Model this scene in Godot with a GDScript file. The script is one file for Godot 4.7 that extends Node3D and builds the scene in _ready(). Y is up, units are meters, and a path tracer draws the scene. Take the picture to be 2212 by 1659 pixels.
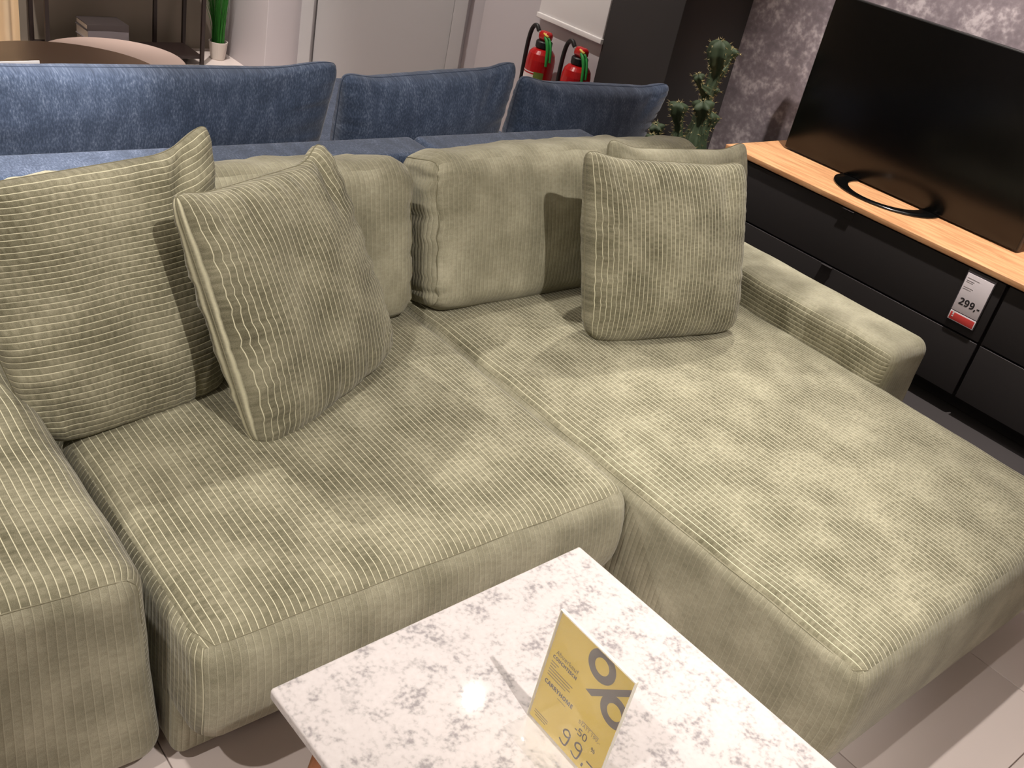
extends Node3D
# A furniture shop: green corduroy corner sofa, blue sofa behind it, white stone coffee table, tv lowboard.
# Axes: x runs along the sofa's back to the right, -z into its depth, y up, metres.

var M := {}
var rng := RandomNumberGenerator.new()
var fold := FastNoiseLite.new()
const TILE := 0.864


func _ready() -> void:
	rng.seed = 11
	fold.seed = 5
	fold.frequency = 1.0
	fold.fractal_octaves = 2
	camera_and_air()
	lamps()
	materials()
	room()
	sofa()
	throw_pillows()
	blue_sofa()
	coffee_table()
	lowboard()
	television()
	back_corner()
	extinguishers()
	cactus()


# ------------------------------------------------------------------ camera, environment, light
func camera_and_air() -> void:
	var cam := Camera3D.new()
	cam.name = "camera"
	add_child(cam)
	var pitch := deg_to_rad(30.17)
	var roll := deg_to_rad(13.04)
	var yaw := deg_to_rad(-45.83)
	cam.basis = Basis(Vector3.UP, yaw) * Basis(Vector3.RIGHT, -pitch) * Basis(Vector3.BACK, roll)
	cam.position = Vector3(0, 1.6, 0)
	cam.fov = rad_to_deg(2.0 * atan(829.5 / 2120.0))
	cam.near = 0.05
	cam.current = true
	var e := Environment.new()
	e.background_mode = Environment.BG_COLOR
	e.background_color = Color(0.02, 0.02, 0.02)
	e.tonemap_mode = Environment.TONE_MAPPER_LINEAR
	e.tonemap_exposure = 1.0
	e.sdfgi_enabled = true
	e.ssao_enabled = true
	e.ssil_enabled = true
	var w := WorldEnvironment.new()
	w.name = "environment"
	w.environment = e
	add_child(w)


func lamps() -> void:
	M.lamp_black = plain(Color(0.04, 0.04, 0.04), 0.5)
	M.lamp_glow = plain(Color(1, 1, 1), 0.5)
	M.lamp_glow.emission_enabled = true
	M.lamp_glow.emission = Color(1.0, 0.93, 0.82)
	M.lamp_glow.emission_energy_multiplier = 6.0
	var warm := Color(1.0, 0.965, 0.93)
	# place, aimed at, energy, half angle, label
	var spots := [
		[Vector3(0.665, 3.75, 1.07), Vector3(1.4, 0.4, -1.5), 10.5, 19.0, "black ceiling spotlight above the coffee table"],
		[Vector3(3.05, 3.75, -2.7), Vector3(1.75, 0.4, -0.95), 7.0, 15.0, "black ceiling spotlight above the tv lowboard's far end"],
		[Vector3(-0.3, 3.75, -4.0), Vector3(1.0, 0.6, -1.9), 9.0, 22.0, "black ceiling spotlight beside the brown side table"],
		[Vector3(0.25, 3.75, -1.95), Vector3(0.4, 0.7, -2.45), 19.0, 13.0, "black ceiling spotlight above the left end of the blue sofa"],
		[Vector3(2.9, 3.75, -1.3), Vector3(3.75, 0.85, -1.6), 21.0, 24.0, "black ceiling spotlight in front of the television"],
		[Vector3(2.0, 3.75, -4.0), Vector3(3.0, 0.5, -3.8), 8.5, 30.0, "added fill spotlight in front of the grey door"],  # added as fill for the door wall and the blue chaise
		[Vector3(1.3, 3.75, -3.9), Vector3(1.75, 0.6, -5.5), 13.0, 24.0, "added fill spotlight above the round side tables"],  # added to brighten the back wall and the far left corner
		[Vector3(2.1, 3.75, -1.5), Vector3(2.2, 0.3, -0.4), 7.5, 22.0, "black ceiling spotlight above the green chaise"],
		[Vector3(-1.5, 3.75, -0.6), Vector3(0.8, 0.4, -0.95), 6.0, 18.0, "added fill spotlight left of the green sofa"],  # added to brighten the price card from the left
	]
	for s in spots:
		var t := thing("ceiling_spotlight", s[4], "spotlight", s[0], "spotlights on the ceiling")
		var dir: Vector3 = (s[1] - s[0]).normalized()
		var b := Basis.looking_at(dir, Vector3.FORWARD if absf(dir.y) > 0.99 else Vector3.UP)
		part("housing", lathe([Vector2(0.0, 0.1), Vector2(0.045, 0.1), Vector2(0.05, 0.09), Vector2(0.05, -0.02), Vector2(0.044, -0.02), Vector2(0.044, 0.0), Vector2(0.0, 0.0)], 20), M.lamp_black, t, b * Basis(Vector3.RIGHT, PI / 2))
		part("lens", lathe([Vector2(0.043, 0.004), Vector2(0.043, 0.0), Vector2(0.0, 0.0)], 20), M.lamp_glow, t, b * Basis(Vector3.RIGHT, PI / 2), dir * 0.005)
		part("stem", tube([Vector3(0, 0.05, 0), Vector3(0, 0.25, 0)], 0.012, 8), M.lamp_black, t)
		var l := SpotLight3D.new()
		l.name = "light"
		l.light_color = warm
		l.light_energy = s[2]
		l.spot_angle = s[3]
		l.spot_angle_attenuation = 0.6
		l.spot_range = 12.0
		l.spot_attenuation = 2.0
		l.light_size = 0.035
		l.shadow_enabled = true
		t.add_child(l)
		l.position = dir * 0.03
		l.basis = b
	# broad fill panels, added beyond the frame to lift the general light
	for s in [[Vector3(-2.2, 3.97, 1.5), "added fill panel behind the camera"], [Vector3(-1.6, 3.97, -2.4), "added fill panel left of the sofas"], [Vector3(1.6, 3.97, 2.6), "added fill panel above the aisle"]]:
		var t := thing("added_fill_panel", s[1], "fill light", s[0], "added fill panels on the ceiling")
		part("frame", rbox(Vector3(1.24, 0.03, 0.64), 0.005), M.lamp_black, t)
		part("diffuser", rbox(Vector3(1.2, 0.02, 0.6), 0.004), M.lamp_glow, t, Basis(), Vector3(0, -0.012, 0))
		var a := AreaLight3D.new()
		a.name = "light"
		a.area_size = Vector2(1.2, 0.6)
		a.light_color = Color(1.0, 0.95, 0.9)
		a.light_energy = 1.4
		a.area_range = 14.0
		a.area_attenuation = 2.0
		a.shadow_enabled = true
		t.add_child(a)
		a.position = Vector3(0, -0.04, 0)
		a.basis = Basis(Vector3.RIGHT, -PI / 2)


# ------------------------------------------------------------------ helpers
func thing(called: String, label: String, category: String, at := Vector3.ZERO, group := "") -> Node3D:
	var o := Node3D.new()
	o.name = called
	add_child(o, true)
	o.position = at
	tag(o, label, category, group)
	return o


func tag(o: Node3D, label: String, category: String, group := "") -> void:
	o.set_meta("label", label)
	o.set_meta("category", category)
	if group != "":
		o.set_meta("group", group)


func part(called: String, mesh: Mesh, m: Material, parent: Node = self, b := Basis(), at := Vector3.ZERO) -> MeshInstance3D:
	var o := MeshInstance3D.new()
	o.name = called
	o.mesh = mesh
	if m:
		o.material_override = m
	parent.add_child(o, true)
	o.transform = Transform3D(b, at)
	return o


func struct(called: String, mesh: Mesh, m: Material, at := Vector3.ZERO, b := Basis()) -> MeshInstance3D:
	var o := part(called, mesh, m, self, b, at)
	o.set_meta("kind", "structure")
	return o


func plain(c: Color, rough := 0.8, metal := 0.0) -> StandardMaterial3D:
	var m := StandardMaterial3D.new()
	m.albedo_color = c
	m.roughness = rough
	m.metallic = metal
	return m


func quad(st: SurfaceTool, a: Array, b: Array, c: Array, d: Array) -> void:
	# each [position, uv]; a b c d run clockwise seen from the front
	for v in [a, b, c, a, c, d]:
		st.set_uv(v[1])
		st.add_vertex(v[0])


func done(st: SurfaceTool) -> ArrayMesh:
	st.generate_normals()
	st.index()
	return st.commit()


# steps along one axis of a rounded box: [coordinate before rounding, length along the surface]
func steps(half: float, r: float, n: int, k: int) -> Array:
	var out := []
	var inner := half - r
	for i in k:
		var a := PI / 4 * (1.0 - float(i) / k)
		out.append([-inner - r * tan(a), -inner - r * a])
	for i in n + 1:
		var q: float = lerp(-inner, inner, float(i) / n)
		out.append([q, q])
	for i in range(1, k + 1):
		var a := PI / 4 * float(i) / k
		out.append([inner + r * tan(a), inner + r * a])
	return out


# how each padded part departs from a plain rounded box
func bent(kind: String, p: Vector3, half: Vector3, k: float) -> Vector3:
	var q := Vector3(p.x / half.x, p.y / half.y, p.z / half.z)
	match kind:
		"left arm":
			var low := clampf((0.2 - p.y) / 0.45, 0.0, 1.0)
			if p.x > 0:
				p.x += (0.045 * low + 0.006 * fold.get_noise_2d(p.z * 3.0, p.y * 4.0)) * smoothstep(0.0, 0.2, p.x)
			p.y += 0.012 * (1.0 - pow(p.x / 0.23, 2)) * (1.0 if p.y > 0.15 else 0.0)
			p += Vector3(0, 0.003, 0) * fold.get_noise_2d(p.x * 6.0, p.z * 5.0)
		"right arm":
			p.y += 0.006 * (1.0 - pow(p.x / 0.115, 2)) * (1.0 if p.y > 0.1 else 0.0) + 0.003 * fold.get_noise_2d(p.x * 6.0, p.z * 4.0)
			p.x += 0.004 * fold.get_noise_2d(p.z * 4.0, p.y * 6.0)
		"seat":
			var crown := (1.0 - pow(absf(q.x), 4.0)) * (1.0 - pow(absf(q.z), 3.0))
			if p.y > 0:
				p.y += 0.025 * crown * q.y + 0.004 * fold.get_noise_2d(p.x * 4.0, p.z * 3.0)
			# belly of the front, drawn back below
			if q.z > 0.5:
				var f := smoothstep(0.5, 1.0, q.z)
				p.z += f * (0.032 * (1.0 - q.y * q.y) - 0.045 * pow(maxf(0.0, -q.y), 3.0))
				p.x -= f * signf(p.x) * 0.05 * pow(maxf(0.0, -q.y), 3.0) * smoothstep(0.7, 1.0, absf(q.x))
			p.x += 0.003 * signf(p.x) * (1.0 - q.y * q.y) * smoothstep(0.6, 1.0, absf(q.x))
		"chaise":
			var crown := (1.0 - pow(absf(q.x), 2.5)) * (1.0 - pow(absf(q.z), 4.0))
			if p.y > 0:
				p.y += 0.028 * crown * q.y + 0.005 * fold.get_noise_2d(p.x * 3.0 + 9.0, p.z * 3.0)
			p.x += (0.014 if p.x > 0 else 0.006) * signf(p.x) * (1.0 - q.y * q.y) * smoothstep(0.6, 1.0, absf(q.x))
			p.z += 0.016 * signf(p.z) * (1.0 - q.y * q.y) * smoothstep(0.6, 1.0, absf(q.z))
		"back":
			p.z += 0.02 * (1.0 - q.x * q.x) * (1.0 - q.y * q.y) * q.z
			p.y += 0.012 * (1.0 - q.x * q.x) * q.y
			# puckers along the side gussets and the top edge
			var e := smoothstep(0.86, 1.0, absf(q.x))
			p.x += 0.012 * e * signf(p.x) * fold.get_noise_3d(p.y * 26.0, p.z * 4.0, k * 9.0)
			p.z += 0.008 * smoothstep(0.8, 0.98, absf(q.x)) * fold.get_noise_2d(p.y * 22.0, k * 5.0)
			p.y += 0.01 * smoothstep(0.7, 1.0, q.y) * fold.get_noise_3d(p.x * 9.0, p.z * 5.0, k * 4.0)
			p.z += 0.006 * fold.get_noise_2d(p.x * 3.0 + k * 9.0, p.y * 3.0)
	return p


# a rounded box; u_axis[face axis] is the axis across the stripes; bend moves each point
func soft_box(half: Vector3, r: float, n: Array, k: int, u_axis := [2, 0, 0], bend := "", pick := 0.0, soft := []) -> ArrayMesh:
	# soft lists the faces [axis, side] that are cut as panels of their own, with light and view angle painted into a paler cord
	var main := SurfaceTool.new()
	main.begin(Mesh.PRIMITIVE_TRIANGLES)
	var panel := SurfaceTool.new()
	panel.begin(Mesh.PRIMITIVE_TRIANGLES)
	var s := []
	for i in 3:
		s.append(steps(half[i], r, n[i], k))
	var inner := half - Vector3(r, r, r)
	for a in 3:
		var b := (a + 1) % 3
		var c := (a + 2) % 3
		for sgn in [-1.0, 1.0]:
			var st := panel if [a, sgn] in soft else main
			var grid := []
			for j in s[c].size():
				var row := []
				for i in s[b].size():
					var q := Vector3.ZERO
					q[a] = sgn * half[a]
					q[b] = s[b][i][0]
					q[c] = s[c][j][0]
					var core := q.clamp(-inner, inner)
					var p := core + (q - core).normalized() * r
					if bend != "":
						p = bent(bend, p, half, pick)
					var lb: float = s[b][i][1]
					var lc: float = s[c][j][1]
					var uv := Vector2(lb, lc) if u_axis[a] == b else Vector2(lc, lb)
					row.append([p, uv])
				grid.append(row)
			for j in s[c].size() - 1:
				for i in s[b].size() - 1:
					if sgn > 0:
						quad(st, grid[j][i], grid[j + 1][i], grid[j + 1][i + 1], grid[j][i + 1])
					else:
						quad(st, grid[j][i], grid[j][i + 1], grid[j + 1][i + 1], grid[j + 1][i])
	if soft.is_empty():
		return done(main)
	main.generate_normals()
	main.index()
	var mesh := main.commit()
	panel.generate_normals()
	panel.index()
	panel.commit(mesh)
	mesh.surface_set_material(0, M.cord)
	mesh.surface_set_material(1, M.cord_paled)
	return mesh


# a seam that follows the surface: each point is a place on the unrounded box, as a share of its half size
func seam_on(half: Vector3, r: float, kind: String, pick: float, marks: Array, thick := 0.0022) -> ArrayMesh:
	var inner := half - Vector3(r, r, r)
	var pts := []
	for i in marks.size() - 1:
		for k in 14:
			var m: Vector3 = marks[i].lerp(marks[i + 1], k / 14.0)
			pts.append(m)
	pts.append(marks[-1])
	var out := []
	for m in pts:
		var q: Vector3 = m * half
		var core := q.clamp(-inner, inner)
		out.append(bent(kind, core + (q - core).normalized() * r, half, pick))
	return tube(out, thick, 6)


func rbox(size: Vector3, r := 0.003, u_axis := [2, 0, 0]) -> ArrayMesh:
	return soft_box(size / 2, minf(r, minf(size.x, minf(size.y, size.z)) * 0.49), [1, 1, 1], 2, u_axis)


func lathe(profile: Array, n := 24, squash := 1.0) -> ArrayMesh:
	# profile of Vector2(radius, height), from the top outwards and down
	var st := SurfaceTool.new()
	st.begin(Mesh.PRIMITIVE_TRIANGLES)
	for i in profile.size() - 1:
		for j in n:
			var row := []
			for q in [[i, j], [i, j + 1], [i + 1, j + 1], [i + 1, j]]:
				var p: Vector2 = profile[q[0]]
				var w: float = TAU * q[1] / n
				row.append([Vector3(p.x * cos(w), p.y, p.x * sin(w) * squash), Vector2(q[1] / float(n), p.y)])
			st.set_smooth_group(-1)
			quad(st, row[0], row[1], row[2], row[3])
	return done(st)


func tube(pts: Array, r: float, n := 8, closed := false, taper := 1.0) -> ArrayMesh:
	var st := SurfaceTool.new()
	st.begin(Mesh.PRIMITIVE_TRIANGLES)
	var rings := []
	var m := pts.size()
	var up := Vector3.UP
	var run := 0.0
	for i in m:
		var before: Vector3 = pts[(i - 1 + m) % m] if closed or i > 0 else pts[i]
		var after: Vector3 = pts[(i + 1) % m] if closed or i < m - 1 else pts[i]
		var d := (after - before).normalized()
		if i == 0:
			up = Vector3.UP if absf(d.y) < 0.9 else Vector3.RIGHT
		var side := d.cross(up).normalized()
		up = side.cross(d).normalized()
		if i > 0:
			run += (pts[i] - pts[i - 1]).length()
		var rr: float = r * lerp(1.0, taper, float(i) / maxf(1.0, m - 1))
		var ring := []
		for j in n + 1:
			var w := TAU * j / n
			ring.append([pts[i] + (side * cos(w) + up * sin(w)) * rr, Vector2(float(j) / n * TAU * r, run)])
		rings.append(ring)
	var last := m if closed else m - 1
	for i in last:
		var p: Array = rings[i]
		var q: Array = rings[(i + 1) % m]
		for j in n:
			quad(st, p[j], p[j + 1], q[j + 1], q[j])
	if not closed:
		for e in [0, m - 1]:
			for j in n:
				var c := [pts[e], Vector2.ZERO]
				var tri := [c, rings[e][j + 1], rings[e][j]] if e == 0 else [c, rings[e][j], rings[e][j + 1]]
				for v in tri:
					st.set_uv(v[1])
					st.add_vertex(v[0])
	return done(st)


func smooth_path(pts: Array, n := 6) -> Array:
	var c := Curve3D.new()
	for i in pts.size():
		var t: Vector3 = (pts[mini(i + 1, pts.size() - 1)] - pts[maxi(i - 1, 0)]) / 6.0
		c.add_point(pts[i], -t, t)
	var out := []
	for i in (pts.size() - 1) * n + 1:
		out.append(c.sample(i / n, float(i % n) / n))
	return out


# a flat outline (x right, y up) of some thickness along z
func slab(outline: Array, depth: float) -> ArrayMesh:
	var poly := PackedVector2Array(outline)
	if Geometry2D.is_polygon_clockwise(poly):
		poly.reverse()
	var st := SurfaceTool.new()
	st.begin(Mesh.PRIMITIVE_TRIANGLES)
	st.set_smooth_group(-1)
	var tri := Geometry2D.triangulate_polygon(poly)
	for i in range(0, tri.size(), 3):
		var v := [poly[tri[i]], poly[tri[i + 1]], poly[tri[i + 2]]]
		if (v[1] - v[0]).cross(v[2] - v[0]) > 0:
			v = [v[0], v[2], v[1]]
		for p in v:
			st.set_uv(p)
			st.add_vertex(Vector3(p.x, p.y, depth / 2))
		for p in [v[0], v[2], v[1]]:
			st.set_uv(p)
			st.add_vertex(Vector3(p.x, p.y, -depth / 2))
	for i in poly.size():
		var p := poly[i]
		var q := poly[(i + 1) % poly.size()]
		quad(st, [Vector3(p.x, p.y, depth / 2), p], [Vector3(q.x, q.y, depth / 2), q], [Vector3(q.x, q.y, -depth / 2), q], [Vector3(p.x, p.y, -depth / 2), p])
	st.generate_normals()
	return st.commit()


func lettering(words: String, height: float, m: Material, parent: Node, b: Basis, at: Vector3, bold := false, stretch := 1.0, called := "lettering") -> MeshInstance3D:
	var f := SystemFont.new()
	f.font_names = PackedStringArray(["Droid Sans"])
	if bold:
		f.font_weight = 700
	var t := TextMesh.new()
	t.text = words
	t.font = f
	t.font_size = 48
	t.pixel_size = height / 35.0
	t.depth = 0.0004
	t.curve_step = 1.0
	t.horizontal_alignment = HORIZONTAL_ALIGNMENT_LEFT
	t.vertical_alignment = VERTICAL_ALIGNMENT_BOTTOM
	return part(called, t, m, parent, b * Basis.from_scale(Vector3(stretch, 1, 1)), at)


# a throw pillow between four corners, seen from its front; ears are the peaks of the two upper corners
func pillow(tl: Vector3, tr: Vector3, br: Vector3, bl: Vector3, thick: float, sag: float, ears: Vector2, ruck: float, turned: bool, pick: float, n := 60) -> Array:
	var st := SurfaceTool.new()
	st.begin(Mesh.PRIMITIVE_TRIANGLES)
	var w := ((tr - tl).length() + (br - bl).length()) / 2
	var h := ((tl - bl).length() + (tr - br).length()) / 2
	var nrm := ((tr - tl) + (br - bl)).cross((tl - bl) + (tr - br)).normalized()
	var sides := [[], []]
	for k in 2:
		var sg := 1.0 if k == 0 else -1.0
		for j in n + 1:
			var row := []
			for i in n + 1:
				var a := -1.0 + 2.0 * i / n
				var c := -1.0 + 2.0 * j / n
				var s: float = lerp(a, sin(a * PI / 2), 0.75)
				var t: float = lerp(c, sin(c * PI / 2), 0.75)
				# the upper edge sinks between the ears, the sides draw in a little, corners are rounded
				var peak := ears.x * pow(smoothstep(0.45, 1.0, -s), 1.8) + ears.y * pow(smoothstep(0.45, 1.0, s), 1.8)
				var s2 := s * (1.0 - 0.035 * (1.0 - pow(t, 4.0)))
				var t2 := t - maxf(t, 0.0) * sag / h * 2.0 * (1.0 - peak)
				var tip := 1.0 - (0.055 if t > 0 else 0.11) * pow(absf(s * t), 8.0)
				var x := (s2 * tip + 1) / 2
				var y := (t2 * tip + 1) / 2
				var p := bl.lerp(br, x).lerp(tl.lerp(tr, x), y)
				var fs := pow(maxf(0.0, 1 - s * s), 0.36)
				var ft := pow(maxf(0.0, 1 - t * t), 0.36)
				var d := fs * ft * thick / 2
				# gathers that run in from the side seams, folds under the ears, soft dents over the face
				var es := exp(-(1.0 - absf(s)) / 0.13) * fs * 2.4
				var et := exp(-(1.0 - absf(t)) / 0.13) * ft * 2.4
				var g := es * fold.get_noise_3d(t * 7.0 + pick * 7.0, s * 1.2, sg * 3.0) + et * 0.7 * fold.get_noise_3d(s * 6.0, t * 1.2 + pick * 3.0, sg * 5.0)
				var ear_fold := exp(-pow((absf(s) - 0.72 + 0.25 * (1.0 - t)) / 0.09, 2.0)) * smoothstep(0.35, 0.85, t) * (ears.y if s > 0 else ears.x)
				d += ruck * (g + 0.35 * fold.get_noise_3d(s * 1.1 + pick, t * 1.1, sg) - 0.9 * ear_fold) * minf(1.0, 2.0 * d / thick)
				var uv := Vector2((s + 1) / 2 * w, (1 - t) / 2 * h)
				if turned:
					uv = Vector2(uv.y, uv.x)
				row.append([p + nrm * d * sg, uv + Vector2(pick, pick * 0.37)])
			sides[k].append(row)
		for j in n:
			for i in n:
				var q: Array = sides[k]
				if k == 0:
					quad(st, q[j][i], q[j + 1][i], q[j + 1][i + 1], q[j][i + 1])
				else:
					quad(st, q[j][i], q[j][i + 1], q[j + 1][i + 1], q[j + 1][i])
	var rim := []
	for i in n:
		rim.append(sides[0][0][i][0])
	for j in n:
		rim.append(sides[0][j][n][0])
	for i in n:
		rim.append(sides[0][n][n - i][0])
	for j in n:
		rim.append(sides[0][n - j][0][0])
	return [done(st), tube(rim, 0.0016, 5, true)]


func noise_bytes(size: int, freq: float, sd: int, octaves := 3, kind := FastNoiseLite.TYPE_SIMPLEX_SMOOTH) -> PackedByteArray:
	var f := FastNoiseLite.new()
	f.seed = sd
	f.noise_type = kind
	f.frequency = freq
	f.fractal_octaves = octaves
	var im := f.get_seamless_image(size, size, false, false, 0.12, true)
	im.convert(Image.FORMAT_L8)
	return im.get_data()


func picture(size: int, data: PackedByteArray, height := 0) -> ImageTexture:
	return ImageTexture.create_from_image(Image.create_from_data(size, height if height else size, false, Image.FORMAT_RGB8, data))


# ------------------------------------------------------------------ materials
const RIB := 26
const CORD := 1664


func corduroy(dark: Color, light: Color, line: Color, line_share: float, dashes: float, sd: int) -> ImageTexture:
	var soft := noise_bytes(CORD, 0.0028, sd, 4)
	var patch := noise_bytes(CORD, 0.045, sd + 1, 3)
	var fine := noise_bytes(CORD, 0.3, sd + 2, 1)
	var out := PackedByteArray()
	out.resize(CORD * CORD * 3)
	var share := PackedFloat32Array()
	for lx in RIB:
		share.append([0.35, 0.95, 1.0, 0.4][lx] * line_share if lx < 4 else 0.0)
	var o := 0
	for y in CORD:
		var row := y * CORD
		for x in CORD:
			var lx := x % RIB
			var c0 := row + x - lx + 13
			var nap := clampf(((soft[row + x] - 127) * 0.0022 + (patch[c0] - 127) * dashes + (patch[row + x] - 127) * 0.0007 + (fine[row + x] - 127) * 0.0015) + 0.48, 0.0, 1.0)
			var ls := share[lx] * (1.0 - 0.4 * nap)
			out[o] = int(lerpf(lerpf(dark.r, light.r, nap), line.r, ls) * 255.0)
			out[o + 1] = int(lerpf(lerpf(dark.g, light.g, nap), line.g, ls) * 255.0)
			out[o + 2] = int(lerpf(lerpf(dark.b, light.b, nap), line.b, ls) * 255.0)
			o += 3
	return picture(CORD, out)


func mottled(size: int, ramp: Array, parts: Array, sd: int) -> ImageTexture:
	# parts of [frequency, share, octaves]; ramp of [stop, colour]
	var g := Gradient.new()
	g.offsets = PackedFloat32Array(ramp.map(func(e): return e[0]))
	g.colors = PackedColorArray(ramp.map(func(e): return e[1]))
	var cols := []
	for i in 256:
		cols.append(g.sample(i / 255.0))
	var layers := []
	for i in parts.size():
		layers.append(noise_bytes(size, parts[i][0], sd + i, parts[i][2]))
	var out := PackedByteArray()
	out.resize(size * size * 3)
	for i in size * size:
		var v := 0.0
		for k in parts.size():
			v += layers[k][i] * parts[k][1]
		var c: Color = cols[clampi(int(v), 0, 255)]
		out[i * 3] = c.r8
		out[i * 3 + 1] = c.g8
		out[i * 3 + 2] = c.b8
	return picture(size, out)


func cloth(tex: Texture2D, scale: float, rim: float, rib: Texture2D = null) -> StandardMaterial3D:
	var m := plain(Color.WHITE, 0.9)
	m.metallic_specular = 0.2
	m.albedo_texture = tex
	m.uv1_scale = Vector3(scale, scale, scale)
	m.rim_enabled = true
	m.rim = rim
	m.rim_tint = 0.4
	if rib:
		m.heightmap_enabled = true
		m.heightmap_texture = rib
		m.heightmap_scale = 0.1
	return m


func materials() -> void:
	var rib_data := PackedByteArray()
	for y in 4:
		for x in CORD:
			var t := float(x % RIB) / RIB
			var hgt := 0.0 if x % RIB < 3 else pow(sin(PI * (t - 0.11) / 0.89), 0.5)
			for c in 3:
				rib_data.append(int(hgt * 255))
	var rib := picture(CORD, rib_data, 4)
	var strong := corduroy(Color8(88, 85, 67), Color8(174, 170, 147), Color8(234, 231, 202), 1.0, 0.0014, 21)
	var faint := corduroy(Color8(114, 111, 92), Color8(192, 188, 166), Color8(214, 210, 185), 0.34, 0.0004, 41)
	M.cord = cloth(strong, 1.0 / TILE, 0.35, rib)
	M.cord_paled = cloth(faint, 1.0 / TILE, 0.35, rib)  # paler twin of cord: light on these faces and grooves hidden by view painted in
	M.thread = plain(Color8(124, 120, 98), 0.95)
	M.blue = cloth(mottled(768, [[0.0, Color8(45, 55, 73)], [0.4, Color8(63, 76, 99)], [0.62, Color8(84, 97, 121)], [1.0, Color8(152, 163, 184)]], [[0.01, 0.3, 3], [0.09, 0.5, 2], [0.3, 0.2, 1]], 61), 1.6, 0.6)
	M.blue.uv1_scale = Vector3(2.6, 1.0, 1.0)
	M.blue_thread = plain(Color8(63, 76, 99), 0.95)
	M.base_black = plain(Color8(30, 28, 27), 0.9)
	# stone-look table top
	M.marble = plain(Color.WHITE, 0.025)
	M.marble.albedo_texture = mottled(1024, [[0.0, Color8(138, 134, 136)], [0.24, Color8(160, 155, 157)], [0.38, Color8(190, 185, 185)], [0.5, Color8(205, 199, 199)], [1.0, Color8(214, 209, 209)]], [[0.045, 0.52, 3], [0.009, 0.48, 2]], 81)
	M.marble.uv1_scale = Vector3(1.7, 1.7, 1.7)
	M.copper = plain(Color8(196, 140, 108), 0.35, 0.9)
	M.black_front = plain(Color8(40, 37, 38), 0.55)
	M.tv_plastic = plain(Color8(22, 21, 21), 0.5)
	M.screen = plain(Color8(6, 6, 6), 0.22)
	M.oak = plain(Color.WHITE, 0.5)
	M.oak.albedo_texture = mottled(768, [[0.0, Color8(160, 112, 76)], [0.45, Color8(194, 143, 101)], [0.7, Color8(210, 161, 117)], [1.0, Color8(222, 179, 136)]], [[0.012, 0.75, 4], [0.1, 0.25, 2]], 101)
	M.oak.uv1_scale = Vector3(4.0, 0.35, 1.0)
	M.paper_wall = plain(Color.WHITE, 0.9)
	M.paper_wall.albedo_texture = mottled(1024, [[0.0, Color8(110, 100, 106)], [0.45, Color8(140, 128, 134)], [0.58, Color8(162, 150, 155)], [0.72, Color8(200, 188, 192)], [1.0, Color8(222, 212, 214)]], [[0.008, 0.55, 5], [0.035, 0.45, 4]], 121)
	M.paper_wall.uv1_triplanar = true
	M.paper_wall.uv1_world_triplanar = true
	M.paper_wall.uv1_scale = Vector3(0.8, 0.8, 0.8)
	M.wall = plain(Color8(194, 188, 192), 0.85)
	M.door = plain(Color8(178, 176, 178), 0.7)
	M.white_board = plain(Color8(226, 222, 222), 0.7)
	M.wall_dark = plain(Color8(52, 48, 48), 0.8)
	M.wall_taupe = plain(Color8(148, 138, 126), 0.85)
	M.ceiling = plain(Color8(225, 222, 218), 0.9)
	M.tile = plain(Color8(216, 204, 200), 0.45)
	M.tile_b = plain(Color8(211, 199, 195), 0.45)
	M.grout = plain(Color8(176, 164, 160), 0.9)
	M.floor_strip = plain(Color8(44, 40, 41), 1.0)


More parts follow.
